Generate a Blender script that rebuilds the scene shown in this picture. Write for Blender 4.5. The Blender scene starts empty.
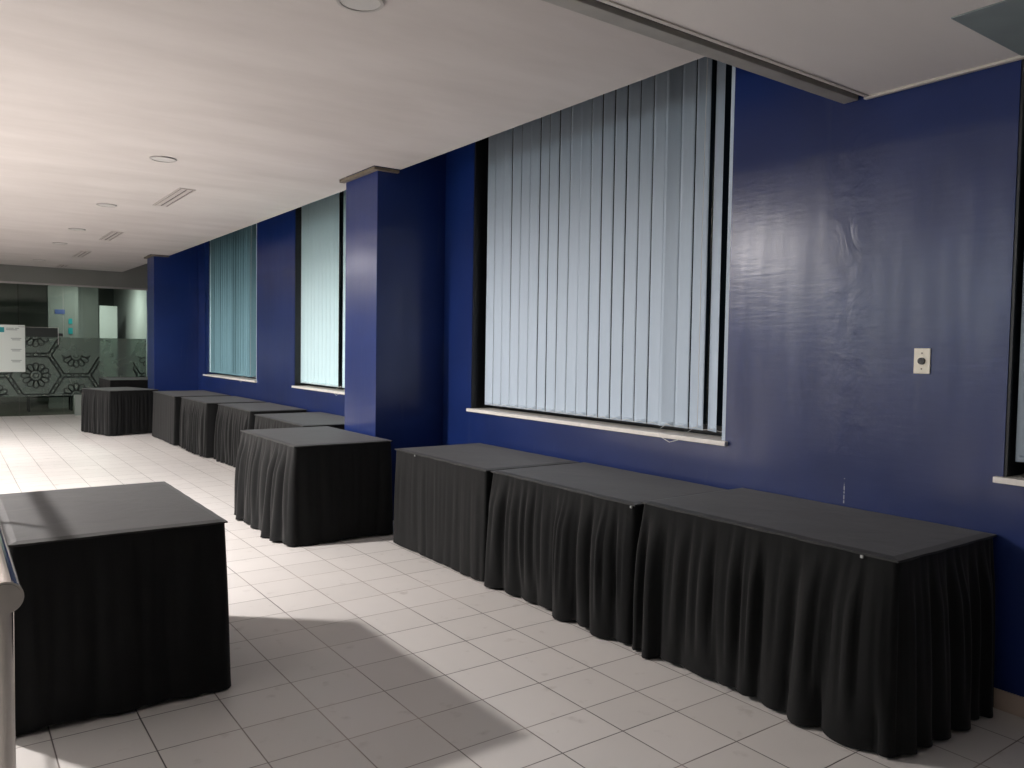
import bpy, bmesh, math, random
from mathutils import Vector, Matrix

S = bpy.context.scene
COL = S.collection
PI = math.pi

# ------------------------------------------------------------------ materials
def new_mat(name):
    m = bpy.data.materials.new(name); m.use_nodes = True
    nt = m.node_tree
    b = nt.nodes['Principled BSDF']
    return m, nt, b

def N(nt, kind, **kw):
    n = nt.nodes.new(kind)
    for k, v in kw.items():
        if k in n.inputs: n.inputs[k].default_value = v
        else: setattr(n, k, v)
    return n

def L(nt, a, b): nt.links.new(a, b)

def coords(nt, scale=(1, 1, 1), obj=True):
    t = N(nt, 'ShaderNodeTexCoord')
    mp = N(nt, 'ShaderNodeMapping'); mp.inputs['Scale'].default_value = scale
    L(nt, t.outputs['Object'], mp.inputs['Vector'])
    return mp.outputs['Vector']

def plain(name, col, rough=.5, metal=0, spec=.5, noise=0, nscale=30, bump=0, bscale=200, bdist=.002):
    m, nt, b = new_mat(name)
    b.inputs['Roughness'].default_value = rough
    b.inputs['Metallic'].default_value = metal
    b.inputs['Specular IOR Level'].default_value = spec
    v = coords(nt)
    n = N(nt, 'ShaderNodeTexNoise', Scale=nscale, Detail=4.0)
    L(nt, v, n.inputs['Vector'])
    r = N(nt, 'ShaderNodeValToRGB')
    k = noise
    r.color_ramp.elements[0].position = .3; r.color_ramp.elements[1].position = .7
    r.color_ramp.elements[0].color = tuple(c*(1-k) for c in col)+(1,)
    r.color_ramp.elements[1].color = tuple(min(1, c*(1+k)) for c in col)+(1,)
    L(nt, n.outputs['Fac'], r.inputs['Fac']); L(nt, r.outputs['Color'], b.inputs['Base Color'])
    if bump:
        n2 = N(nt, 'ShaderNodeTexNoise', Scale=bscale, Detail=3.0); L(nt, v, n2.inputs['Vector'])
        bp = N(nt, 'ShaderNodeBump', Strength=bump, Distance=bdist)
        L(nt, n2.outputs['Fac'], bp.inputs['Height']); L(nt, bp.outputs['Normal'], b.inputs['Normal'])
    return m

def m_floor():
    m, nt, b = new_mat('floor_tiles')
    T = .3081; X0 = 1.5513; YA = 2.453; YB = 2.22
    t = N(nt, 'ShaderNodeTexCoord'); sp = N(nt, 'ShaderNodeSeparateXYZ'); L(nt, t.outputs['Object'], sp.inputs[0])
    def M(op, a, c=None, d=None):
        n = N(nt, 'ShaderNodeMath', operation=op)
        for i, v in enumerate((a, c, d)):
            if v is None: continue
            if isinstance(v, (int, float)): n.inputs[i].default_value = v
            else: L(nt, v, n.inputs[i])
        return n.outputs[0]
    u = M('DIVIDE', M('SUBTRACT', sp.outputs[0], X0), T)
    far = M('GREATER_THAN', sp.outputs[1], YA)
    near = M('LESS_THAN', sp.outputs[1], YB)
    vf = M('DIVIDE', M('SUBTRACT', sp.outputs[1], YA), T)
    vn = M('DIVIDE', M('SUBTRACT', sp.outputs[1], YB), T)
    vm = M('DIVIDE', M('SUBTRACT', sp.outputs[1], YB), YA-YB)      # the cut row of tiles
    mid = M('SUBTRACT', M('SUBTRACT', 1.0, far), near)
    v = M('ADD', M('ADD', M('MULTIPLY', far, M('ADD', vf, 1.0)), M('MULTIPLY', near, vn)), M('MULTIPLY', mid, vm))
    def edge(w):
        f = M('FRACT', w); return M('MINIMUM', f, M('SUBTRACT', 1.0, f))
    e = M('MINIMUM', edge(u), edge(v))
    ramp = N(nt, 'ShaderNodeMapRange'); ramp.inputs['From Min'].default_value = .004; ramp.inputs['From Max'].default_value = .012
    L(nt, e, ramp.inputs['Value'])
    cx = N(nt, 'ShaderNodeCombineXYZ'); L(nt, M('FLOOR', u), cx.inputs[0]); L(nt, M('FLOOR', v), cx.inputs[1])
    wn = N(nt, 'ShaderNodeTexWhiteNoise', noise_dimensions='2D'); L(nt, cx.outputs[0], wn.inputs['Vector'])
    n1 = N(nt, 'ShaderNodeTexNoise', Scale=1.1, Detail=5.0); L(nt, t.outputs['Object'], n1.inputs['Vector'])
    n2 = N(nt, 'ShaderNodeTexNoise', Scale=9.0, Detail=6.0); L(nt, t.outputs['Object'], n2.inputs['Vector'])
    base = N(nt, 'ShaderNodeMix', data_type='RGBA'); base.inputs['A'].default_value = (.60, .575, .55, 1); base.inputs['B'].default_value = (.70, .67, .645, 1)
    L(nt, M('MULTIPLY_ADD', wn.outputs['Value'], .45, M('MULTIPLY', n1.outputs['Fac'], .55)), base.inputs['Factor'])
    dirt = N(nt, 'ShaderNodeMapRange'); dirt.inputs['From Min'].default_value = .63; dirt.inputs['From Max'].default_value = .74
    dirt.inputs['To Max'].default_value = .35; L(nt, n2.outputs['Fac'], dirt.inputs['Value'])
    d = N(nt, 'ShaderNodeMix', data_type='RGBA'); d.inputs['B'].default_value = (.34, .30, .27, 1)
    L(nt, dirt.outputs[0], d.inputs['Factor']); L(nt, base.outputs['Result'], d.inputs['A'])
    g = N(nt, 'ShaderNodeMix', data_type='RGBA')
    gn = N(nt, 'ShaderNodeMix', data_type='RGBA'); gn.inputs['A'].default_value = (.06, .052, .05, 1); gn.inputs['B'].default_value = (.36, .30, .27, 1)
    gr = N(nt, 'ShaderNodeMapRange'); gr.inputs['From Min'].default_value = .42; gr.inputs['From Max'].default_value = .62
    L(nt, n1.outputs['Fac'], gr.inputs['Value'])
    L(nt, gr.outputs[0], gn.inputs['Factor']); L(nt, gn.outputs['Result'], g.inputs['A'])
    L(nt, ramp.outputs[0], g.inputs['Factor']); L(nt, d.outputs['Result'], g.inputs['B'])
    L(nt, g.outputs['Result'], b.inputs['Base Color'])
    b.inputs['Specular IOR Level'].default_value = .4
    rr = N(nt, 'ShaderNodeMapRange'); rr.inputs['To Min'].default_value = .26; rr.inputs['To Max'].default_value = .42
    L(nt, n2.outputs['Fac'], rr.inputs['Value']); L(nt, rr.outputs[0], b.inputs['Roughness'])
    bp = N(nt, 'ShaderNodeBump', Strength=.35, Distance=.002); L(nt, ramp.outputs[0], bp.inputs['Height'])
    n3 = N(nt, 'ShaderNodeTexNoise', Scale=3.0, Detail=2.0); L(nt, t.outputs['Object'], n3.inputs['Vector'])
    bp2 = N(nt, 'ShaderNodeBump', Strength=.12, Distance=.01); L(nt, n3.outputs['Fac'], bp2.inputs['Height'])
    L(nt, bp.outputs['Normal'], bp2.inputs['Normal']); L(nt, bp2.outputs['Normal'], b.inputs['Normal'])
    return m

def m_ceiling(name, a, c):
    m, nt, b = new_mat(name)
    b.inputs['Roughness'].default_value = .75; b.inputs['Specular IOR Level'].default_value = .2
    v = coords(nt, (.55, 1.6, 1))
    n = N(nt, 'ShaderNodeTexNoise', Scale=1.3, Detail=7.0, Roughness=.6); L(nt, v, n.inputs['Vector'])
    r = N(nt, 'ShaderNodeValToRGB'); r.color_ramp.elements[0].position = .32; r.color_ramp.elements[1].position = .62
    r.color_ramp.elements[0].color = a+(1,); r.color_ramp.elements[1].color = c+(1,)
    L(nt, n.outputs['Fac'], r.inputs['Fac']); L(nt, r.outputs['Color'], b.inputs['Base Color'])
    return m

SEAM = 2.213
def m_blue():
    """glossy navy wall paint, brushed on; rougher older paint above about 2.5 m, patches of wear"""
    m, nt, b = new_mat('navy_gloss_paint')
    t = N(nt, 'ShaderNodeTexCoord')
    mp = N(nt, 'ShaderNodeMapping'); mp.inputs['Scale'].default_value = (1, 1, 1); L(nt, t.outputs['Object'], mp.inputs['Vector'])
    ms = N(nt, 'ShaderNodeMapping'); ms.inputs['Scale'].default_value = (2, 2, 14); L(nt, t.outputs['Object'], ms.inputs['Vector'])
    mv = N(nt, 'ShaderNodeMapping'); mv.inputs['Scale'].default_value = (7, 7, .7); L(nt, t.outputs['Object'], mv.inputs['Vector'])
    n1 = N(nt, 'ShaderNodeTexNoise', Scale=1.6, Detail=6.0); L(nt, mp.outputs[0], n1.inputs['Vector'])
    n2 = N(nt, 'ShaderNodeTexNoise', Scale=3.0, Detail=6.0); L(nt, ms.outputs[0], n2.inputs['Vector'])
    n3 = N(nt, 'ShaderNodeTexNoise', Scale=1.6, Detail=5.0); L(nt, mv.outputs[0], n3.inputs['Vector'])
    r = N(nt, 'ShaderNodeValToRGB')
    r.color_ramp.elements[0].position = .3; r.color_ramp.elements[0].color = (.0032, .0165, .104, 1)
    r.color_ramp.elements[1].position = .72; r.color_ramp.elements[1].color = (.0052, .0235, .140, 1)
    L(nt, n1.outputs['Fac'], r.inputs['Fac'])
    sc = N(nt, 'ShaderNodeMapRange'); sc.inputs['From Min'].default_value = .62; sc.inputs['From Max'].default_value = .80; sc.inputs['To Max'].default_value = .35
    L(nt, n3.outputs['Fac'], sc.inputs['Value'])
    mx = N(nt, 'ShaderNodeMix', data_type='RGBA'); mx.inputs['B'].default_value = (.05, .07, .14, 1)
    L(nt, sc.outputs[0], mx.inputs['Factor']); L(nt, r.outputs['Color'], mx.inputs['A'])
    sp = N(nt, 'ShaderNodeSeparateXYZ'); L(nt, t.outputs['Object'], sp.inputs[0])
    def MM(op, a, c=None):
        n = N(nt, 'ShaderNodeMath', operation=op)
        for i, v in enumerate((a, c)):
            if v is None: continue
            if isinstance(v, (int, float)): n.inputs[i].default_value = v
            else: L(nt, v, n.inputs[i])
        return n.outputs[0]
    dy = MM('ABSOLUTE', MM('SUBTRACT', sp.outputs[1], SEAM))
    run = MM('MULTIPLY', MM('LESS_THAN', dy, .0028), MM('MULTIPLY', MM('GREATER_THAN', sp.outputs[2], .76), MM('LESS_THAN', sp.outputs[2], .885)))
    run = MM('MULTIPLY', run, MM('GREATER_THAN', n2.outputs['Fac'], .47))
    mz = N(nt, 'ShaderNodeMix', data_type='RGBA'); mz.inputs['B'].default_value = (.34, .36, .42, 1)
    L(nt, run, mz.inputs['Factor']); L(nt, mx.outputs['Result'], mz.inputs['A'])
    L(nt, mz.outputs['Result'], b.inputs['Base Color'])
    ns = N(nt, 'ShaderNodeTexNoise', Scale=5.0, Detail=5.0, Distortion=1.5); L(nt, t.outputs['Object'], ns.inputs['Vector'])
    sm = N(nt, 'ShaderNodeMapRange', interpolation_type='SMOOTHSTEP'); sm.inputs['From Min'].default_value = .22; sm.inputs['From Max'].default_value = 0
    L(nt, dy, sm.inputs['Value'])
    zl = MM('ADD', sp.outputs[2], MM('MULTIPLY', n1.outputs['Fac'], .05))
    coat_high = N(nt, 'ShaderNodeMapRange'); coat_high.inputs['From Min'].default_value = 2.50; coat_high.inputs['From Max'].default_value = 2.56
    coat_high.inputs['To Min'].default_value = 1.0; coat_high.inputs['To Max'].default_value = .45; L(nt, zl, coat_high.inputs['Value'])  # coat weight drops on the upper part of the wall
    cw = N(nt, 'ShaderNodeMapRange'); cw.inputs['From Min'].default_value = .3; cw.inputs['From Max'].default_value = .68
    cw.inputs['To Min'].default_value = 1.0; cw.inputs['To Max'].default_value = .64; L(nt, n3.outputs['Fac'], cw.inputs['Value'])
    L(nt, MM('MULTIPLY', cw.outputs[0], coat_high.outputs[0]), b.inputs['Coat Weight'])
    seam = MM('MULTIPLY', MM('MULTIPLY', sm.outputs[0], ns.outputs['Fac']), MM('GREATER_THAN', sp.outputs[2], 1.0))
    rr = N(nt, 'ShaderNodeMapRange'); rr.inputs['To Min'].default_value = .38; rr.inputs['To Max'].default_value = .55
    L(nt, n3.outputs['Fac'], rr.inputs['Value'])
    L(nt, rr.outputs[0], b.inputs['Roughness'])
    b.inputs['Specular IOR Level'].default_value = .25
    b.inputs['Coat Weight'].default_value = 1; b.inputs['Coat Roughness'].default_value = .25; b.inputs['Coat IOR'].default_value = 1.55
    bp = N(nt, 'ShaderNodeBump', Strength=.14, Distance=.004); L(nt, n2.outputs['Fac'], bp.inputs['Height'])
    bp2 = N(nt, 'ShaderNodeBump', Strength=.25, Distance=.02); L(nt, n1.outputs['Fac'], bp2.inputs['Height'])
    L(nt, bp.outputs['Normal'], bp2.inputs['Normal'])
    bp3 = N(nt, 'ShaderNodeBump', Strength=.3, Distance=.012); L(nt, seam, bp3.inputs['Height']); L(nt, bp2.outputs['Normal'], bp3.inputs['Normal'])
    L(nt, bp3.outputs['Normal'], b.inputs['Normal'])
    L(nt, bp3.outputs['Normal'], b.inputs['Coat Normal'])
    return m

def m_cloth(name, col, sheen=.25, rough=.8, spec=.15):
    m, nt, b = new_mat(name)
    b.inputs['Roughness'].default_value = rough; b.inputs['Specular IOR Level'].default_value = spec
    b.inputs['Sheen Weight'].default_value = sheen; b.inputs['Sheen Roughness'].default_value = .5
    v = coords(nt)
    n = N(nt, 'ShaderNodeTexNoise', Scale=7.0, Detail=5.0); L(nt, v, n.inputs['Vector'])
    r = N(nt, 'ShaderNodeValToRGB'); r.color_ramp.elements[0].position = .3; r.color_ramp.elements[1].position = .75
    r.color_ramp.elements[0].color = tuple(c*.85 for c in col)+(1,); r.color_ramp.elements[1].color = tuple(c*1.15 for c in col)+(1,)
    L(nt, n.outputs['Fac'], r.inputs['Fac']); L(nt, r.outputs['Color'], b.inputs['Base Color'])
    n2 = N(nt, 'ShaderNodeTexNoise', Scale=5.0, Detail=3.0, Distortion=1.0); L(nt, v, n2.inputs['Vector'])
    n3 = N(nt, 'ShaderNodeTexNoise', Scale=700.0); L(nt, v, n3.inputs['Vector'])
    b1 = N(nt, 'ShaderNodeBump', Strength=.15, Distance=.02); L(nt, n2.outputs['Fac'], b1.inputs['Height'])
    b2 = N(nt, 'ShaderNodeBump', Strength=.12, Distance=.001); L(nt, n3.outputs['Fac'], b2.inputs['Height'])
    L(nt, b1.outputs['Normal'], b2.inputs['Normal']); L(nt, b2.outputs['Normal'], b.inputs['Normal'])
    return m

def m_vane(name, col, rough=.7):
    m, nt, b = new_mat(name)
    b.inputs['Roughness'].default_value = rough; b.inputs['Specular IOR Level'].default_value = .25
    v = coords(nt, (60, 60, 3))
    n = N(nt, 'ShaderNodeTexNoise', Scale=4.0, Detail=3.0); L(nt, v, n.inputs['Vector'])
    r = N(nt, 'ShaderNodeValToRGB'); r.color_ramp.elements[0].color = tuple(c*.93 for c in col)+(1,); r.color_ramp.elements[1].color = tuple(min(1, c*1.05) for c in col)+(1,)
    L(nt, n.outputs['Fac'], r.inputs['Fac']); L(nt, r.outputs['Color'], b.inputs['Base Color'])
    return m

def m_glass(name, tint, refl=.9):
    m, nt, b = new_mat(name)
    nt.nodes.remove(b); out = nt.nodes['Material Output']
    tr = N(nt, 'ShaderNodeBsdfTransparent', Color=tint+(1,))
    gl = N(nt, 'ShaderNodeBsdfGlossy', Roughness=.02, Color=(.9, .95, .92, 1))
    fr = N(nt, 'ShaderNodeFresnel', IOR=1.45)
    mu = N(nt, 'ShaderNodeMath', operation='MULTIPLY'); mu.inputs[1].default_value = refl; L(nt, fr.outputs[0], mu.inputs[0])
    mx = N(nt, 'ShaderNodeMixShader'); L(nt, mu.outputs[0], mx.inputs[0]); L(nt, tr.outputs[0], mx.inputs[1]); L(nt, gl.outputs[0], mx.inputs[2])
    L(nt, mx.outputs[0], out.inputs['Surface'])
    return m

def m_film():
    m, nt, b = new_mat('frosted_film')
    nt.nodes.remove(b); out = nt.nodes['Material Output']
    tr = N(nt, 'ShaderNodeBsdfTransparent', Color=(.70, .80, .74, 1))
    df = N(nt, 'ShaderNodeBsdfDiffuse', Color=(.22, .26, .235, 1))
    n = N(nt, 'ShaderNodeTexNoise', Scale=4.0)
    mr = N(nt, 'ShaderNodeMapRange'); mr.inputs['To Min'].default_value = .42; mr.inputs['To Max'].default_value = .58
    L(nt, coords(nt), n.inputs['Vector']); L(nt, n.outputs['Fac'], mr.inputs['Value'])
    mx = N(nt, 'ShaderNodeMixShader'); L(nt, mr.outputs[0], mx.inputs[0]); L(nt, tr.outputs[0], mx.inputs[1]); L(nt, df.outputs[0], mx.inputs[2])
    L(nt, mx.outputs[0], out.inputs['Surface'])
    return m

def m_emit(name, col, s):
    m, nt, b = new_mat(name)
    b.inputs['Base Color'].default_value = (.8, .8, .8, 1)
    b.inputs['Emission Color'].default_value = col+(1,); b.inputs['Emission Strength'].default_value = s
    return m

M = dict(
    floor=m_floor(),
    ceil=m_ceiling('painted_slab', (.50, .468, .45), (.57, .538, .52)),
    ceil2=m_ceiling('painted_board', (.76, .73, .71), (.80, .77, .75)),
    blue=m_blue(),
    dark=plain('dark_void', (.012, .012, .013), .9),
    plaster=plain('bare_plaster', (.16, .135, .105), .9, noise=.3, nscale=12),
    strip=plain('grey_metal_track', (.32, .31, .285), .55, noise=.12, nscale=6),
    trim=plain('cream_trim', (.62, .58, .53), .5, noise=.05),
    gap=plain('black_rubber_gap', (.012, .010, .008), .8),
    hatch=plain('slate_panel', (.26, .31, .31), .5, noise=.08, nscale=5),
    sill=plain('cream_marble', (.88, .84, .78), .4, noise=.05, nscale=25),
    base=plain('beige_skirting_tile', (.48, .39, .33), .35, noise=.08, nscale=10),
    frame=plain('black_aluminium', (.010, .010, .012), .4),
    pane=m_glass('dark_glass', (.25, .3, .32)),
    vane=m_vane('pale_blue_vane', (.55, .65, .76)),
    vane_t=m_vane('turquoise_vane', (.20, .38, .45)),
    vane_c=m_vane('pale_aqua_vane', (.66, .90, .96)),
    cord=plain('white_cord', (.75, .75, .74), .6),
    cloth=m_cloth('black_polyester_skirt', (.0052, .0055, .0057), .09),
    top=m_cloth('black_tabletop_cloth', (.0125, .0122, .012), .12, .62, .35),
    wood=plain('plywood', (.30, .2, .11), .6, noise=.2),
    clip=plain('clear_plastic_clip', (.30, .31, .31), .3),
    steel=plain('brushed_steel', (.68, .65, .62), .13, metal=1, noise=.04, nscale=60),
    plate=plain('ivory_plate', (.95, .90, .76), .4),
    knob=plain('black_knob', (.012, .012, .012), .3),
    brass=plain('dull_screw', (.20, .17, .13), .4, metal=.6),
    white=plain('white_paint', (.82, .82, .80), .6, noise=.03, nscale=3),
    lens=plain('frosted_lens', (.55, .54, .52), .4),
    rim=plain('grey_rim', (.40, .38, .37), .4),
    vent=plain('vent_blade', (.46, .42, .40), .5),
    grey=plain('grey_lobby_wall', (.24, .24, .225), .7, noise=.06, nscale=2),
    grey_b=plain('fascia_grey', (.20, .205, .19), .6, noise=.05, nscale=2),
    glass=m_glass('clear_glass', (.80, .87, .83), .8),
    film=m_film(),
    ink=plain('dark_film_pattern', (.012, .018, .016), .6),
    paper=plain('poster_paper', (.70, .76, .72), .6),
    teal=plain('teal_print', (.02, .30, .32), .6),
    print_g=plain('grey_print', (.28, .33, .32), .6),
    blue_s=plain('blue_sign', (.09, .12, .32), .5),
    brown=plain('dark_lobby_floor', (.09, .075, .06), .4, noise=.2, nscale=2),
    bin=plain('pale_bin_plastic', (.27, .31, .28), .5),
    on=m_emit('lit_lens', (1, .97, .93), 6.0),
)

# ------------------------------------------------------------------ mesh helpers
def link(name, bm, mat, parent=None, loc=None, smooth=False):
    me = bpy.data.meshes.new(name)
    bmesh.ops.recalc_face_normals(bm, faces=bm.faces[:])
    bm.to_mesh(me); bm.free()
    o = bpy.data.objects.new(name, me); COL.objects.link(o)
    if mat: me.materials.append(mat)
    if smooth:
        for p in me.polygons: p.use_smooth = True
    if parent: o.parent = parent
    if loc: o.location = loc
    return o

def struct(name, bm, mat, parent=None, **k):
    o = link(name, bm, mat, parent, **k)
    if not parent: o['kind'] = 'structure'
    return o

def thing(name, label, cat, loc=(0, 0, 0), rz=0, group=None):
    o = bpy.data.objects.new(name, None); COL.objects.link(o)
    o.empty_display_size = .1
    o.location = loc; o.rotation_euler = (0, 0, rz)
    o['label'] = label; o['category'] = cat
    if group: o['group'] = group
    return o

def box(bm, x0, x1, y0, y1, z0, z1, bev=0):
    vs = [bm.verts.new(c) for c in ((x0,y0,z0),(x1,y0,z0),(x1,y1,z0),(x0,y1,z0),(x0,y0,z1),(x1,y0,z1),(x1,y1,z1),(x0,y1,z1))]
    fs = [bm.faces.new([vs[i] for i in f]) for f in ((3,2,1,0),(4,5,6,7),(0,1,5,4),(1,2,6,5),(2,3,7,6),(3,0,4,7))]
    if bev:
        es = {e for f in fs for e in f.edges}
        bmesh.ops.bevel(bm, geom=list(es), offset=bev, segments=2, profile=.7, affect='EDGES')
    return bm

def B(*a, **k): return box(bmesh.new(), *a, **k)

def cyl(bm, p, q, r, n=20, r2=None):
    p = Vector(p); q = Vector(q); d = q-p
    mt = Matrix.Translation((p+q)/2) @ d.to_track_quat('Z', 'Y').to_matrix().to_4x4()
    bmesh.ops.create_cone(bm, cap_ends=True, segments=n, radius1=r, radius2=r if r2 is None else r2, depth=d.length, matrix=mt)
    return bm

def tube(bm, pts, r, n=6):
    pts = [Vector(p) for p in pts]
    rings = []
    for i, p in enumerate(pts):
        d = (pts[min(i+1, len(pts)-1)]-pts[max(i-1, 0)]).normalized()
        a = d.orthogonal().normalized(); c = d.cross(a)
        rings.append([bm.verts.new(p+r*(math.cos(2*PI*k/n)*a+math.sin(2*PI*k/n)*c)) for k in range(n)])
    for i in range(len(rings)-1):
        for k in range(n):
            bm.faces.new((rings[i][k], rings[i][(k+1) % n], rings[i+1][(k+1) % n], rings[i+1][k]))
    bm.faces.new(rings[0]); bm.faces.new(rings[-1])
    return bm

def prism(bm, poly, z0, z1):
    a = [bm.verts.new((x, y, z0)) for x, y in poly]; c = [bm.verts.new((x, y, z1)) for x, y in poly]
    bm.faces.new(a[::-1]); bm.faces.new(c)
    n = len(poly)
    for i in range(n): bm.faces.new((a[i], a[(i+1) % n], c[(i+1) % n], c[i]))
    return bm

def slab_holes(axis_lo, axis_hi, us, zs, holes):
    """wall slab from x=axis_lo to axis_hi over u (world y) and z, with rectangular holes"""
    us = sorted(set(us) | {h[i] for h in holes for i in (0, 1)}); zs = sorted(set(zs) | {h[i] for h in holes for i in (2, 3)})
    bm = bmesh.new()
    def solid(i, j):
        if i < 0 or j < 0 or i >= len(us)-1 or j >= len(zs)-1: return False
        uc = (us[i]+us[i+1])/2; zc = (zs[j]+zs[j+1])/2
        return not any(h[0] < uc < h[1] and h[2] < zc < h[3] for h in holes)
    vc = {}
    def V(x, u, z):
        k = (round(x, 4), round(u, 4), round(z, 4))
        if k not in vc: vc[k] = bm.verts.new((x, u, z))
        return vc[k]
    for i in range(len(us)-1):
        for j in range(len(zs)-1):
            if not solid(i, j): continue
            u0, u1, z0, z1 = us[i], us[i+1], zs[j], zs[j+1]
            for x in (axis_lo, axis_hi): bm.faces.new((V(x,u0,z0), V(x,u1,z0), V(x,u1,z1), V(x,u0,z1)))
            for di, dj, a, c in ((-1,0,(u0,z0),(u0,z1)), (1,0,(u1,z0),(u1,z1)), (0,-1,(u0,z0),(u1,z0)), (0,1,(u0,z1),(u1,z1))):
                if not solid(i+di, j+dj):
                    bm.faces.new((V(axis_lo,*a), V(axis_hi,*a), V(axis_hi,*c), V(axis_lo,*c)))
    return bm

# ------------------------------------------------------------------ the room
W = 3.65           # face of the blue wall
ZC = 3.005         # underside of the main ceiling
ZN = 2.745         # underside of the ceiling nearest the camera
YG = 18.7          # glass partition
XL = -5.0          # wall on the far side of the hall (out of frame)
YB = -3.0
CE = 3.17          # edge of the main ceiling, leaving a slot in front of the wall

struct('floor', B(XL-.2, 4.2, YB-.2, YG-.02, -.1, 0), M['floor'])

wins = [(-1.2, 1.488), (2.96, 5.66), (7.13, 9.82), (11.32, 14.06)]
ZS, ZT = .99, 3.42
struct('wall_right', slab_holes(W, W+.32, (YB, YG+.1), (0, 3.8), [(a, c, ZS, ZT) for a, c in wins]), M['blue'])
struct('wall_left', slab_holes(XL-.15, XL, (YB, YG), (0, 3.8), [(1.2, 9.0, 1.95, 2.95)]), M['grey'])
fr = bmesh.new()
for q in range(7): box(fr, XL-.09, XL-.05, 1.2+1.29*q, 1.26+1.29*q, 1.95, 2.95)
for z in (1.95, 2.89): box(fr, XL-.09, XL-.05, 1.26, 8.94, z, z+.06)
struct('window_5', fr, M['white'])  # unseen window frame, added around the opening for the fill light
struct('wall_back', B(XL, W+.3, YB-.15, YB, 0, 3.8), M['grey'])
struct('baseboard_right', B(W-.012, W, YB, YG-.05, 0, .085, bev=.003), M['base'])

# columns standing proud of the blue wall, bare plaster where they pass the ceiling
pil = [(2.985, W, 6.12, 6.76), (2.93, W, 14.5, 15.02)]
for k, (x0, x1, y0, y1) in enumerate(pil):
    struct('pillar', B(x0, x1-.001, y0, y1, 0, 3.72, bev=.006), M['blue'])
    struct('trim_%d' % (k+1), prism(bmesh.new(), [(x0-.05, y0-.040), (CE-.002, y0-.040), (CE-.002, y0-.002), (x0-.002, y0-.002), (x0-.002, y1+.03), (x0-.05, y1+.03)], 2.980, 3.003), M['plaster'])
# main ceiling, notched around the columns
y_end = 18.5
poly = [(XL, 2.35), (CE, 2.35)]
for (x0, x1, y0, y1) in pil:
    poly += [(CE, y0-.06), (x0-.06, y0-.06), (x0-.06, y1+.04), (CE, y1+.04)]
poly += [(3.12, y_end), (XL, y_end)]
struct('ceiling', prism(bmesh.new(), poly, ZC, ZC+.14), M['ceil'])
struct('ceiling_slot', B(XL, W+.3, YB, YG+3.5, 3.8, 3.9), M['dark'])
# lower ceiling nearest the camera, with its metal track and cream edge trim
struct('ceiling_near', B(XL, W-.03, YB, 2.158, ZN, ZN+.1), M['ceil2'])
struct('trim_3', B(XL, W-.002, 2.208, 2.285, ZN-.002, ZN+.05, bev=.004), M['strip'])
struct('trim_4', B(XL, W-.004, 2.159, 2.207, ZN+.02, ZN+.06), M['gap'])
struct('trim_5', B(W-.03, W-.006, YB, 2.165, ZN-.012, ZN+.01, bev=.003), M['trim'])
struct('trim_6', B(XL, W-.03, 2.136, 2.157, ZN-.006, ZN-.0005, bev=.002), M['trim'])
h = struct('ceiling_hatch', B(3.02, W-.035, .2, 1.474, ZN-.006, ZN-.001, bev=.001), M['hatch'])

# windows: black frame, dark pane, cream sill
for k, (a, c) in enumerate(wins):
    f = bmesh.new()
    xf0, xf1 = W+.22, W+.27
    for y0, y1, z0, z1 in ((a, a+.05, ZS+.001, ZT), (c-.05, c, ZS+.001, ZT), (a+.05, c-.05, ZS+.001, ZS+.06), (a+.05, c-.05, ZT-.05, ZT), ((a+c)/2-.025, (a+c)/2+.025, ZS+.06, ZT-.05)):
        box(f, xf0, xf1, y0, y1, z0, z1)
    for y0, y1 in ((c-.012, c-.001),) if k < 3 else (): box(f, W+.004, xf0, y0, y1, ZS+.006, ZT-.001)
    w = struct('window_%d' % (k+1), f, M['frame'])
    struct('pane', B(W+.24, W+.248, a+.05, c-.05, ZS+.06, ZT-.05), M['pane'], w)
    s = B(W-.028, W+.2, a-.02, c+.03, ZS-.022, ZS+.004, bev=.004)
    struct('sill', s, M['sill'], w)
    struct('jamb_edge', B(W+.002, W+.02, a+.001, a+.026, ZS+.006, ZT), M['vane'], w)

# ------------------------------------------------------------------ vertical blinds
def vane_mesh(h, wdt=.114, sag=.004, t=.0012):
    bm = bmesh.new(); n = 6; cols = []
    for s in (1, -1):
        col = []
        for i in range(n+1):
            u = i/n-.5
            x = sag*(1-4*u*u)+s*t/2
            col.append([bm.verts.new((x, u*wdt, z)) for z in (0, .03, .034, h)])
        cols.append(col)
    for col in cols:
        for i in range(n):
            for j in range(3): bm.faces.new((col[i][j], col[i+1][j], col[i+1][j+1], col[i][j+1]))
    for i in (0, n):
        for j in range(3): bm.faces.new((cols[0][i][j], cols[1][i][j], cols[1][i][j+1], cols[0][i][j+1]))
    for j in (0, 3):
        for i in range(n): bm.faces.new((cols[0][i][j], cols[1][i][j], cols[1][i+1][j], cols[0][i+1][j]))
    # weight pocket at the hem
    box(bm, sag-.003, sag+.003, -wdt*.40, wdt*.40, .006, .028)
    return bm

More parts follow.
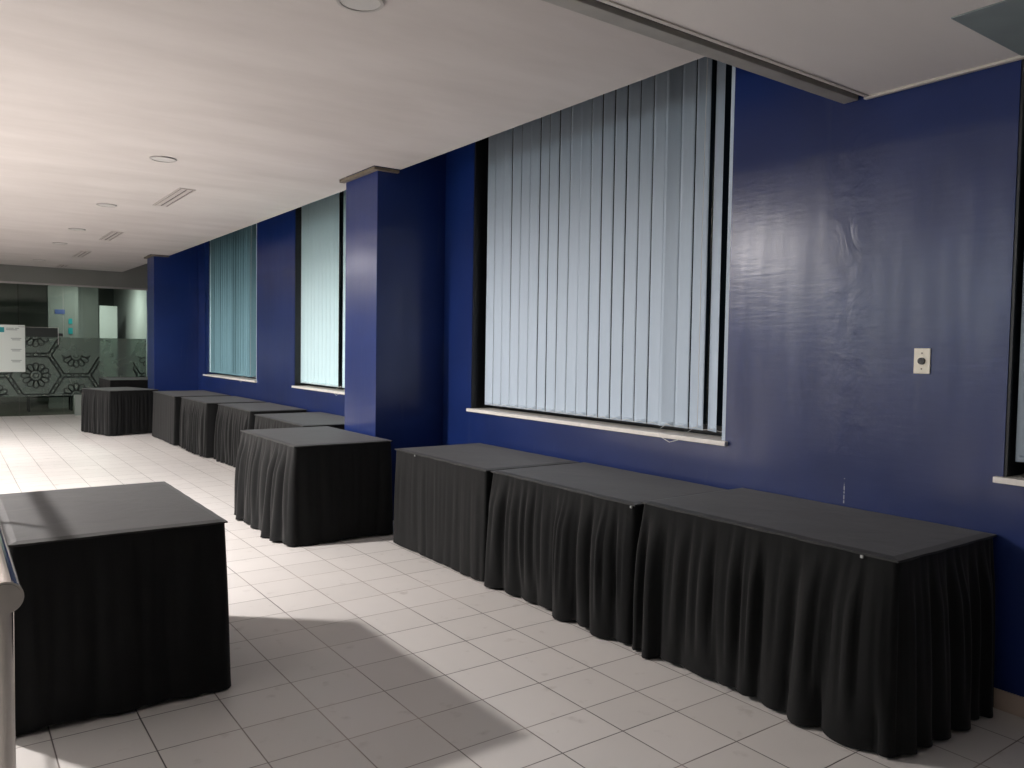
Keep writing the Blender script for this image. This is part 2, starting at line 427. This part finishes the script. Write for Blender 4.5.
def blind(label, ys, angs, mat, xb, ztop, zbot, cord_y, lead=None):
    t = thing('vertical_blind', label, 'blind', (xb, sum(ys)/len(ys), zbot), 0, 'vertical blinds in the windows')
    ym = sum(ys)/len(ys); hgt = ztop-zbot
    me = None
    for y, a in zip(ys, angs):
        if me is None:
            v = link('vane', vane_mesh(hgt), mat, t, smooth=True); me = v.copy(); me.data = v.data
        else:
            v = me.copy(); COL.objects.link(v); v.parent = t
        if lead and y > lead:
            v.data = me.data.copy(); v.data.materials[0] = M['vane_c']  # first vanes made paler: the light they catch is put into their colour
        v.location = (0, y-ym, 0); v.rotation_euler = (random.uniform(-.0025, .0025), random.uniform(-.002, .002), a)
    link('head_rail', B(-.022, .022, min(ys)-ym-.07, max(ys)-ym+.07, hgt, hgt+.035, bev=.004), M['rim'], t)
    bm = bmesh.new(); so = sorted(ys)
    for y0, y1 in zip(so, so[1:]):
        tube(bm, [(-.004, y0-ym+(y1-y0)*q, .017-.012*4*q*(1-q)) for q in (0, .25, .5, .75, 1)], .0016, 5)
    link('bottom_chain', bm, M['cord'], t)
    bm = bmesh.new(); cy = cord_y-ym
    tube(bm, [(-.04, cy, hgt), (-.042, cy+.004, hgt*.5), (-.045, cy, .03), (-.14, cy+.02, -.02), (-.155, cy+.05, -.055), (-.155, cy+.12, -.075), (-.15, cy+.2, -.05), (-.13, cy+.24, -.015), (-.04, cy+.25, .02)], .0018, 5)
    link('pull_cord', bm, M['cord'], t)
    return t

random.seed(5)
XB = W+.08
sp = .119
# the big window: nearly shut, three vanes near its end turned out of line
ys = [5.51-i*sp for i in range(21)]
angs = [math.radians(-1+random.uniform(-3, 3)) for _ in ys]
angs[17] = math.radians(16); angs[18] = math.radians(-4); angs[19] = math.radians(-3); angs[20] = math.radians(-24)
ys[20] -= .005
ys.append(2.985); angs.append(math.radians(-58))
blind('pale blue vertical blind in the wide window above the row of three joined tables', ys, angs, M['vane'], XB, 3.37, 1.03, 3.2)
ys = [9.76-i*sp for i in range(10)]+[8.45-i*sp for i in range(10)]
angs = [math.radians(3+random.uniform(-2, 2)) for _ in ys]
blind('closed pale aqua vertical blind in the window partly behind the nearer blue pillar', ys, angs, M['vane_c'], XB, 3.37, 1.03, 8.2)
ys = [13.78-i*sp for i in range(18)]
angs = [math.radians(62+random.uniform(-24, 18)) for _ in ys]
ys = [14.1, 13.99]+ys+[11.5]; angs = [math.radians(-10), math.radians(5)]+angs+[math.radians(-20)]
blind('half open turquoise vertical blind in the window closest to the glass partition', ys, angs, M['vane_t'], XB, 3.37, 1.03, 11.7, lead=13.9)
ys = [1.405-i*sp for i in range(20)]
angs = [math.radians(13+random.uniform(-3, 3)) for _ in ys]
blind('pale blue vertical blind in the black framed window cut off by the photo edge', ys, angs, M['vane'], W+.055, 3.37, 1.06, .2)

# ------------------------------------------------------------------ skirted tables
def fold_fn(rng, length, lo, hi):
    ks = [0.0]
    while ks[-1] < length: ks.append(ks[-1]+rng.uniform(lo, hi))
    am = [rng.choice((.35, .6, .85, 1.1))*rng.uniform(.8, 1.1) for _ in ks]; sk = [rng.uniform(.6, 1.6) for _ in ks]
    def f(s):
        s = min(max(s, 0), length-1e-6)
        for i in range(len(ks)-1):
            if ks[i] <= s < ks[i+1]:
                u = ((s-ks[i])/(ks[i+1]-ks[i]))**sk[i]
                return am[i]*abs(math.sin(PI*u))**.75
        return 0
    return f

def skirt_mesh(w, d, h, seed, amp, gather=.004, lo=.07, hi=.17, flare=(.03, .03, .03, .03), hem=.012):
    """w along local x, d along local y; sides in order -y, +x, +y, -x, amp per side"""
    rng = random.Random(seed)
    r = .022; pts = []
    hx, hy = w/2, d/2
    corners = [(-hx, -hy), (hx, -hy), (hx, hy), (-hx, hy)]
    nrm = [(0, -1), (1, 0), (0, 1), (-1, 0)]; tan = [(1, 0), (0, 1), (-1, 0), (0, -1)]
    path = []          # (x, y, nx, ny, amp, flare, side)
    for k in range(4):
        cx, cy = corners[k]; tx, ty = tan[k]; nx, ny = nrm[k]
        ln = (w if k % 2 == 0 else d)
        n = max(6, int((ln-2*r)/.011))
        for i in range(n):
            s = r+(ln-2*r)*i/n
            path.append((cx+tx*s, cy+ty*s, nx, ny, k, k, 0))
        # rounded corner to next side
        ex, ey = corners[(k+1) % 4]; n2x, n2y = nrm[(k+1) % 4]
        ox, oy = ex-nx*r-n2x*r, ey-ny*r-n2y*r
        for i in range(8):
            a = PI/2*i/8
            qx, qy = nx*math.cos(a)+n2x*math.sin(a), ny*math.cos(a)+n2y*math.sin(a)
            path.append((ox+r*qx, oy+r*qy, qx, qy, k, (k+1) % 4, i/8))
    S_ = [0]
    for a, b in zip(path, path[1:]): S_.append(S_[-1]+math.hypot(b[0]-a[0], b[1]-a[1])+.0)
    tot = S_[-1]
    f1 = fold_fn(rng, tot, lo, hi); f2 = fold_fn(rng, tot, lo*.45, hi*.5); g = fold_fn(rng, tot, .016, .034)
    ph = [rng.uniform(0, 6.28) for _ in range(6)]
    rows = 26; bm = bmesh.new(); grid = []
    for j in range(rows+1):
        t = j/rows
        row = []
        for (x, y, nx, ny, ka, kb, q), s in zip(path, S_):
            a = amp[ka]*(1-q)+amp[kb]*q; fl = flare[ka]*(1-q)+flare[kb]*q
            fade = min(1, min(s, tot-s)/.06)
            sw = s+.018*t*math.sin(3.1*s+ph[0])+.012*t*math.sin(8*s+ph[1]+2*t)
            tr = min(1, max(0, (t-.012)/.30)); tr = tr*tr*(3-2*tr)*.75+tr*.25
            low = f1(sw)*a*tr
            mid = f2(sw+.01)*a*.5*math.sin(PI*min(1, t*1.1))
            top = g(s)*gather*(1-t)**3*min(1, t*14)*(1 if a > .008 else .3)
            o = fade*(low*(.5+.5*t)+mid*.9+top)+fl*t**1.3*(.75+.25*math.sin(2.3*s+ph[2]))
            zz = h*(1-t)
            if j == rows:
                zz = .004+hem*(.5+.5*math.sin(5.3*s+ph[3])*math.sin(11*s+ph[4]))+.35*a*(1-f1(sw))*.5
            row.append(bm.verts.new((x+nx*o, y+ny*o, zz)))
        grid.append(row)
    n = len(path)
    for j in range(rows):
        for i in range(n):
            bm.faces.new((grid[j][i], grid[j][(i+1) % n], grid[j+1][(i+1) % n], grid[j+1][i]))
    return bm

def top_mesh(w, d, h, seed):
    rng = random.Random(seed); bm = bmesh.new()
    nx, ny = 26, 36; hx, hy = w/2+.006, d/2+.006
    ph = [rng.uniform(0, 6.28) for _ in range(6)]
    g = [[None]*(ny+1) for _ in range(nx+1)]
    for i in range(nx+1):
        for j in range(ny+1):
            u = -1+2*i/nx; v = -1+2*j/ny
            x, y = u*hx, v*hy
            z = h+.0007*math.sin(3*x*4+ph[0])*math.sin(9*y+ph[1])
            m_ = max(abs(u), abs(v))
            if m_ > .999: z -= .006
            g[i][j] = bm.verts.new((x+(.0009*math.sin(31*y+ph[2]) if abs(u) > .999 else 0), y+(.0009*math.sin(31*x+ph[3]) if abs(v) > .999 else 0), z))
    for i in range(nx):
        for j in range(ny): bm.faces.new((g[i][j], g[i+1][j], g[i+1][j+1], g[i][j+1]))
    ring = [g[i][0] for i in range(nx)]+[g[nx][j] for j in range(ny)]+[g[i][ny] for i in range(nx, 0, -1)]+[g[0][j] for j in range(ny, 0, -1)]
    lowr = [bm.verts.new((v.co.x*1.002, v.co.y*1.002, h-.014+.0015*math.sin(k*.9+ph[4]))) for k, v in enumerate(ring)]
    inn = [bm.verts.new((v.co.x*.975, v.co.y*.985, h-.014)) for v in ring]
    n = len(ring)
    for k in range(n):
        bm.faces.new((ring[k], ring[(k+1) % n], lowr[(k+1) % n], lowr[k]))
        bm.faces.new((lowr[k], lowr[(k+1) % n], inn[(k+1) % n], inn[k]))
    return bm

def table(label, cx, cy, w, d, seed, amp, rz=0, h=.735, clips=(), **k):
    t = thing('skirted_table', label, 'table', (cx, cy, 0), rz, 'black skirted tables')
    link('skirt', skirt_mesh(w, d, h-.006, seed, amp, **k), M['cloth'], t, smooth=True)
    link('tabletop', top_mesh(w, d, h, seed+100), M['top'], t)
    for side, s in clips:
        if side == '-x':
            c = B(-w/2-.0125, -w/2-.004, s-.006, s+.006, h-.026, h-.014, bev=.002)
        else:
            c = B(s-.012, s+.012, -d/2-.018, -d/2-.006, h-.034, h-.006, bev=.003)
        link('clip', c, M['clip'], t)
    return t

RX0, RX1 = 2.83, 3.60
xc, rw = (RX0+RX1)/2, RX1-RX0
table('flattest skirted black table, at the pillar end of the row of three', xc-.03, (4.15+5.39)/2, rw, 5.39-4.15, 11, (.0, .0, .012, .012), lo=.10, hi=.2, gather=.002, flare=(0, 0, .02, .015), clips=(('-x', .3),))
table('black skirted middle table of the row of three joined under the wide window', xc-.005, (2.845+4.12)/2, rw, 4.12-2.845, 23, (.0, .0, .0, .06), lo=.09, hi=.2, flare=(0, 0, 0, .02), clips=(('-x', -.62),))
table('black skirted table at the end of the row of three, below the switch plate', 3.243, (1.505+2.815)/2, .785, 2.815-1.505, 31, (.04, .0, .0, .062), lo=.09, hi=.21, flare=(.03, 0, 0, .03), h=.752, clips=(('-x', -.52),))
table('black skirted table standing out from the nearer blue pillar, deep folds on its lit side', 2.52, 6.34, .80, 1.30, 47, (.026, .0, .015, .065), lo=.12, hi=.24, flare=(.03, .0, .02, .05), h=.76)
table('black skirted table behind the pillar table, below the closed pale aqua blind', 3.22, 8.10, .78, 1.46, 53, (.02, .0, .01, .04), flare=(.02, 0, .02, .03))
table('black skirted table third from the nearer pillar toward the glass, between two windows', 3.255, 9.92, .68, 1.34, 61, (.015, .0, .01, .042), flare=(.02, 0, .02, .03))
table('black skirted table below the turquoise blind, its skirt in narrow regular folds', 3.21, 11.45, .78, 1.36, 71, (.02, .0, .01, .035), lo=.07, hi=.13, flare=(.02, 0, .02, .025))
table('black skirted table with a smooth skirt against the far blue pillar', 3.17, 13.05, .80, 1.46, 83, (.004, .0, .006, .006), gather=.001, flare=(.01, 0, .01, .025))
table('black skirted table turned at an angle in front of the glass partition', 2.425, 14.64, .8, 1.02, 97, (.032, .015, .01, .03), rz=math.radians(16), lo=.08, hi=.15, flare=(.02, .02, .02, .025))
table('black skirted table mostly hidden beside the glass behind the far pillar', 3.08, 17.3, .98, 1.3, 103, (.012, .0, .01, .02), h=.80, flare=(.02, 0, .02, .02))
table('lone black skirted table beside the steel handrail, its near side in shade', .592, 4.06, .79, 1.18, 113, (.022, .010, .02, .025), lo=.09, hi=.19, flare=(.02, .03, .02, .03), hem=.02, rz=math.radians(0), h=.745)

# ------------------------------------------------------------------ switch plate
t = thing('dimmer_switch', 'ivory switch plate with a black round knob on the navy wall', 'switch', (W, 1.848, 1.478))
link('plate', B(-.007, 0, -.037, .037, -.058, .058, bev=.003), M['plate'], t)
bm = cyl(bmesh.new(), (-.007, 0, 0), (-.016, 0, 0), .0165, 24, .0155); box(bm, -.018, -.0155, -.0015, .0015, -.002, .014)
link('knob', bm, M['knob'], t)
for s in (-1, 1): link('screw', cyl(bmesh.new(), (-.006, 0, .036*s), (-.0085, 0, .036*s), .0035, 12), M['brass'], t)

# ------------------------------------------------------------------ handrail
t = thing('handrail', 'round brushed steel handrail with its closed end beside the lone table', 'handrail', (.078, 1.5, 0))
RR = .0255
bm = cyl(bmesh.new(), (0, .012, 1.085), (0, 6.5, 1.085), RR, 32)
link('rail', bm, M['steel'], t, smooth=False)
bm = cyl(bmesh.new(), (0, 0, 1.085), (0, .012, 1.085), RR*1.04, 40)
ring_bm = cyl(bm, (0, -.002, 1.085), (0, 0, 1.085), RR*.9, 40)
link('end_cap', bm, M['steel'], t, smooth=False)
for y in (.035, 1.3, 2.6, 3.9, 5.2, 6.45):
    link('post', cyl(bmesh.new(), (0, y, .008), (0, y, 1.068), .0145, 24), M['steel'], t, smooth=False)
    link('base_flange', cyl(bmesh.new(), (0, y, .0), (0, y, .010), .04, 24), M['steel'], t)
for z in (.35, .65, .88):
    link('infill_bar', cyl(bmesh.new(), (0, 1.31, z), (0, 6.44, z), .008, 12), M['steel'], t)

# ------------------------------------------------------------------ ceiling fittings
def ring(bm, r0, r1, z0, z1, n=40):
    vs = []
    for k in range(n):
        a = 2*PI*k/n; c, s = math.cos(a), math.sin(a)
        vs.append([bm.verts.new((r*c, r*s, z)) for r, z in ((r0, z0), (r1, z0), (r1, z1), (r0, z1))])
    for k in range(n):
        a, b = vs[k], vs[(k+1) % n]
        for i in range(4): bm.faces.new((a[i], b[i], b[(i+1) % 4], a[(i+1) % 4]))
    return bm

dl = [(3.25, 'nearest the camera, cut by the top edge of the photo'), (6.96, 'beside the nearest air vent'), (9.67, 'between the first and second air vents'),
      (12.0, 'beside the second air vent'), (13.88, 'just before the third air vent'), (17.0, 'closest to the glass partition')]
first = None
for y, where in dl:
    lab = 'unlit round recessed ceiling light '+where
    if first is None:
        first = thing('ceiling_light', lab, 'ceiling light', (1.495, y, ZC), 0, 'unlit round ceiling lights')
        link('rim', ring(bmesh.new(), .088, .102, -.010, -.0005), M['rim'], first)
        link('lens', cyl(bmesh.new(), (0, 0, -.0005), (0, 0, -.006), .0875, 40), M['lens'], first)
    else:
        c = first.copy(); COL.objects.link(c); c.location = (1.48, y, ZC); c['label'] = lab
        for ch in first.children:
            k = ch.copy(); COL.objects.link(k); k.parent = c
first = None
for y0, y1, lab in ((8.13, 9.30, 'long slotted air vent in the ceiling, the largest and nearest one'), (11.87, 12.95, 'second nearest slotted air vent in the white ceiling'),
                    (14.75, 15.8, 'third nearest slotted air vent, just before the last ceiling light'), (17.65, 18.3, 'small slotted ceiling air vent against the glass partition')):
    xv = 1.95
    t = thing('air_vent', lab, 'air vent', (xv, (y0+y1)/2, ZC), 0, 'slotted ceiling air vents')
    hl = (y1-y0)/2
    link('backing', B(-.062, .062, -hl+.012, hl-.012, -.003, -.0005), M['gap'], t)
    bm = bmesh.new(); box(bm, -.075, -.062, -hl, hl, -.010, -.0005); box(bm, .062, .075, -hl, hl, -.010, -.0005)
    box(bm, -.062, .062, -hl, -hl+.012, -.010, -.0005); box(bm, -.062, .062, hl-.012, hl, -.010, -.0005)
    link('frame', bm, M['vent'], t)
    for x in (-.029, .029):
        link('blade', B(x-.021, x+.021, -hl+.012, hl-.012, -.009, -.0035, bev=.001), M['vent'], t)

# ------------------------------------------------------------------ glass partition and lobby behind
struct('wall_far', B(XL, W, YG-.05, YG+.12, 2.69, 3.8), M['grey_b'])
struct('trim_7', B(XL, W, YG-.06, YG+.03, 2.655, 2.69, bev=.004), M['rim'])
edges = [-1.6, .10, 1.250, 2.04, 3.64]
for k in range(4):
    a, c = edges[k], edges[k+1]
    nm = 'door_1' if k == 2 else 'glass_panel'
    g = struct(nm, B(a+.004, c-.004, YG, YG+.012, .012, 2.655), M['glass'])
    if k == 2:
        for x in (a+.05, c-.06):
            struct('patch_fitting', B(x-.05, x+.05, YG-.012, YG+.024, 1.62, 1.68, bev=.003), M['frame'], g)
struct('trim_8', B(1.246, 1.254, YG-.004, YG+.016, 1.83, 2.655), M['gap'])
# frosted film with its hexagon chain and rosette pattern
film = struct('frosted_film', B(-1.5, 3.62, YG-.003, YG-.001, .395, 1.60), M['film'])
bm = bmesh.new()
yp = YG-.0045
def seg(p, q, wd):
    (x0, z0), (x1, z1) = p, q
    d = math.hypot(x1-x0, z1-z0)
    if d < 1e-6: return
    nx, nz = -(z1-z0)/d*wd/2, (x1-x0)/d*wd/2
    zlo, zhi = .40, 1.595
    if not (zlo < min(z0, z1) and max(z0, z1) < zhi and -1.4 < min(x0, x1) and max(x0, x1) < 3.6): return
    if 2.72 < max(x0, x1) < 3.36 or (max(x0, x1) > 1.97 and max(z0, z1) > 1.24): return
    ps = [(x0+nx, z0+nz), (x1+nx, z1+nz), (x1-nx, z1-nz), (x0-nx, z0-nz)]
    a = [bm.verts.new((x, yp, z)) for x, z in ps]; b_ = [bm.verts.new((x, yp+.0012, z)) for x, z in ps]
    bm.faces.new(a); bm.faces.new(b_[::-1])
    for i in range(4): bm.faces.new((a[i], a[(i+1) % 4], b_[(i+1) % 4], b_[i]))
def chain(p, q):
    n = 8
    (x0, z0), (x1, z1) = p, q; d = math.hypot(x1-x0, z1-z0); tx, tz = (x1-x0)/d, (z1-z0)/d; nx, nz = -tz, tx
    for s in (-.036, .036):
        for i in range(n):
            seg((x0+tx*d*i/n+nx*s, z0+tz*d*i/n+nz*s), (x0+tx*d*(i+1)/n+nx*s, z0+tz*d*(i+1)/n+nz*s), .024)
    for c in (.22, .5, .78):
        cx, cz = x0+tx*d*c, z0+tz*d*c; m_ = 14
        for i in range(m_):
            a0, a1 = 2*PI*i/m_, 2*PI*(i+1)/m_
            f = lambda a: (cx+tx*.055*math.cos(a)+nx*.032*math.sin(a), cz+tz*.055*math.cos(a)+nz*.032*math.sin(a))
            seg(f(a0), f(a1), .019)
def rosette(cx, cz):
    m_ = 24
    for i in range(m_):
        a0, a1 = 2*PI*i/m_, 2*PI*(i+1)/m_
        seg((cx+.05*math.cos(a0), cz+.05*math.sin(a0)), (cx+.05*math.cos(a1), cz+.05*math.sin(a1)), .014)
        seg((cx+.105*math.cos(a0), cz+.105*math.sin(a0)), (cx+.105*math.cos(a1), cz+.105*math.sin(a1)), .02)
    for k in range(12):
        a = 2*PI*k/12; dx, dz = math.cos(a), math.sin(a); px, pz = -dz, dx
        pts = []
        for i in range(17):
            q = i/16; th = -PI*.92+2*PI*.92*q
            rr_ = .10+.155*(.5+.5*math.cos(th)); ww = .062*math.sin(th)*(.55+.45*(rr_-.10)/.155)
            pts.append((cx+dx*rr_+px*ww, cz+dz*rr_+pz*ww))
        for p, q in zip(pts, pts[1:]): seg(p, q, .025)
R = .482; hx0, hz0 = 1.545, .815
for i in range(-4, 4):
    for j in range(-2, 3):
        cx = hx0+i*1.5*R; cz = hz0+j*math.sqrt(3)*R+(math.sqrt(3)*R/2 if i % 2 else 0)
        rosette(cx, cz)
        vs = [(cx+R*math.cos(a), cz+R*math.sin(a)) for a in (0, PI/3, 2*PI/3, PI)]
        for p, q in zip(vs, vs[1:]): chain(p, q)
link('pattern', bm, M['ink'], film)
# dark clear band and light metal edge at the top of the door film
d1 = struct('trim_9', B(1.38, 1.935, YG-.018, YG-.006, 1.60, 1.785), M['ink'])
struct('trim_10', B(1.25, 1.95, YG-.02, YG-.006, 1.79, 1.80), M['strip'])
struct('trim_11', B(1.940, 1.952, YG-.02, YG-.006, 1.45, 1.80), M['rim'])

t = thing('poster', 'white printed poster with a teal square, hung on the glass partition', 'poster', (1.04, YG-.0105, .89))
link('sheet', B(-.36, .322, -.004, .004, 0, .94), M['paper'], t)
link('teal_square', B(-.20, -.03, -.0065, -.0045, .79, .89), M['teal'], t)
for x0, x1, z in ((.0, .13, .865), (.15, .22, .865), (.0, .19, .835), (-.30, -.12, .665), (.08, .26, .665), (-.28, -.14, .635), (.10, .24, .635),
                  (-.30, -.12, .445), (.08, .26, .445), (-.28, -.14, .415), (.10, .24, .415), (-.30, -.12, .225), (.08, .26, .225), (-.28, -.14, .195), (.10, .24, .195)):
    link('text_line', B(x0, x1, -.006, -.0045, z, z+.014), M['print_g'], t)

# lobby
struct('floor_lobby', B(XL, W+.3, YG-.02, 24, -.1, -.001), M['brown'])
struct('wall_lobby', B(1.95, 2.55, 20.6, 20.75, 0, 3.8), M['grey'])
struct('wall_lobby_end', B(XL, W+.3, 23, 23.15, 0, 3.8), M['grey_b'])
struct('wall_lobby_side', B(W+.02, W+.15, YG+.13, 23, 0, 3.8), M['white'])
struct('ceiling_lobby', B(XL, W+.3, YG+.13, 23, 2.95, 3.05), M['ceil2'])
struct('wall_lobby_return', B(2.55, 3.05, 21.2, 21.3, 0, 3.8), M['grey'])
t = thing('white_door', 'tall white door seen through the glass partition', 'door', (3.22, 20.9, 0))
link('door_leaf', B(-.19, .19, 0, .05, .02, 2.38, bev=.004), M['white'], t)
link('door_handle', B(-.15, -.12, -.03, 0, .95, 1.1, bev=.004), M['steel'], t)
def flat(name, label, cat, x, y, z, w, h_, mat, group=None):
    o = link(name, B(-w/2, w/2, -.012, 0, -h_/2, h_/2, bev=.002), M[mat], None, (x, y, z))
    o['label'] = label; o['category'] = cat
    if group: o['group'] = group
    return o
flat('wall_sign', 'small blue sign high on the grey lobby wall behind the glass', 'sign', 2.18, 20.598, 2.19, .20, .10, 'blue_s')
flat('wall_notice', 'upper small teal notice on the grey lobby wall behind the glass', 'notice', 2.39, 20.598, 1.98, .08, .12, 'teal', 'notices on the lobby wall')
flat('wall_notice', 'lower small teal notice on the grey lobby wall behind the glass', 'notice', 2.39, 20.598, 1.76, .09, .14, 'teal', 'notices on the lobby wall')
t = thing('waste_bin', 'pale square waste bin on the floor against the glass partition', 'bin', (2.30, 18.45, 0))
bm = bmesh.new(); prismv = [(-.09, -.08), (.09, -.08), (.09, .08), (-.09, .08)]
a = [bm.verts.new((x, y, 0)) for x, y in prismv]; c = [bm.verts.new((x*1.15, y*1.15, .42)) for x, y in prismv]; d = [bm.verts.new((x*1.05, y*1.05, .42)) for x, y in prismv]; e = [bm.verts.new((x*.92, y*.92, .02)) for x, y in prismv]
bm.faces.new(a[::-1]); bm.faces.new(e)
for p, q in ((a, c), (c, d), (d, e)):
    for i in range(4): bm.faces.new((p[i], p[(i+1) % 4], q[(i+1) % 4], q[i]))
link('bucket', bm, M['bin'], t)
link('lip', ring(bmesh.new(), .0, .0, 0, 0, 3) if False else prism(bmesh.new(), [(-.11, -.1), (.11, -.1), (.11, -.092), (-.11, -.092)], .405, .425), M['bin'], t)
t = thing('lobby_bench', 'low black bench on the lobby floor behind the glass', 'bench', (1.9, 19.9, 0))
link('seat', B(-.45, .45, -.2, .2, .30, .40, bev=.02), M['frame'], t)
for x in (-.4, .4):
    for y in (-.15, .15): link('leg', B(x-.02, x+.02, y-.02, y+.02, 0, .30), M['frame'], t)

# ------------------------------------------------------------------ light
def area(name, loc, size, power, col=(1, .95, .925), rot=(0, 0, 0), sy=None):
    l = bpy.data.lights.new(name, 'AREA'); l.energy = power; l.color = col
    if sy: l.shape = 'RECTANGLE'; l.size = size; l.size_y = sy
    else: l.shape = 'DISK'; l.size = size
    o = bpy.data.objects.new(name, l); COL.objects.link(o); o.location = loc; o.rotation_euler = rot
    return o
LX = -1.58
for LX, y, p in ((-1.58, 6.75, 640), (-1.58, 9.9, 60), (-.05, 12.8, 150), (-1.58, 16.2, 75)):
    area('lamp', (LX, y, ZC-.010), .28, p)
    o = link('lamp_housing', ring(bmesh.new(), .145, .17, -.026, -.0005), M['rim'], None, (LX, y, ZC)); o['kind'] = 'structure'
area('lamp', (2.7, 19.7, 2.9), .3, 30, (.95, 1, .95))
# cool fill light, added behind a made-up window in the unseen opposite wall
area('window_daylight', (XL-.12, 5.1, 2.45), .96, 85, (.86, .95, 1), (0, -PI/2, 0), 7.6)

w = bpy.data.worlds.new('World'); S.world = w; w.use_nodes = True
bg = w.node_tree.nodes['Background']; bg.inputs['Color'].default_value = (.5, .6, .8, 1); bg.inputs['Strength'].default_value = .03

# ------------------------------------------------------------------ camera
f, yaw, pitch, roll = 791.5575, .6244, .0435, .0163
fw = Vector((math.sin(yaw)*math.cos(pitch), math.cos(yaw)*math.cos(pitch), -math.sin(pitch)))
rt = Vector((math.cos(yaw), -math.sin(yaw), 0)); up = rt.cross(fw)
r2 = rt*math.cos(roll)+up*math.sin(roll); u2 = -rt*math.sin(roll)+up*math.cos(roll)
cd = bpy.data.cameras.new('Camera'); cam = bpy.data.objects.new('Camera', cd); COL.objects.link(cam)
cam.matrix_world = Matrix(((r2.x, u2.x, -fw.x, 0), (r2.y, u2.y, -fw.y, 0), (r2.z, u2.z, -fw.z, 1.5), (0, 0, 0, 1)))
cd.sensor_width = 36; cd.lens = f/1024*36; cd.clip_start = .02
S.camera = cam
S.view_settings.view_transform = 'Standard'; S.view_settings.look = 'None'
S.view_settings.exposure = 0.05; S.view_settings.gamma = 1; S.view_settings.use_curve_mapping = False
S.cycles.use_denoising = True
S.cycles.max_bounces = 10; S.cycles.diffuse_bounces = 6; S.cycles.transparent_max_bounces = 12
S.cycles.sample_clamp_indirect = 6
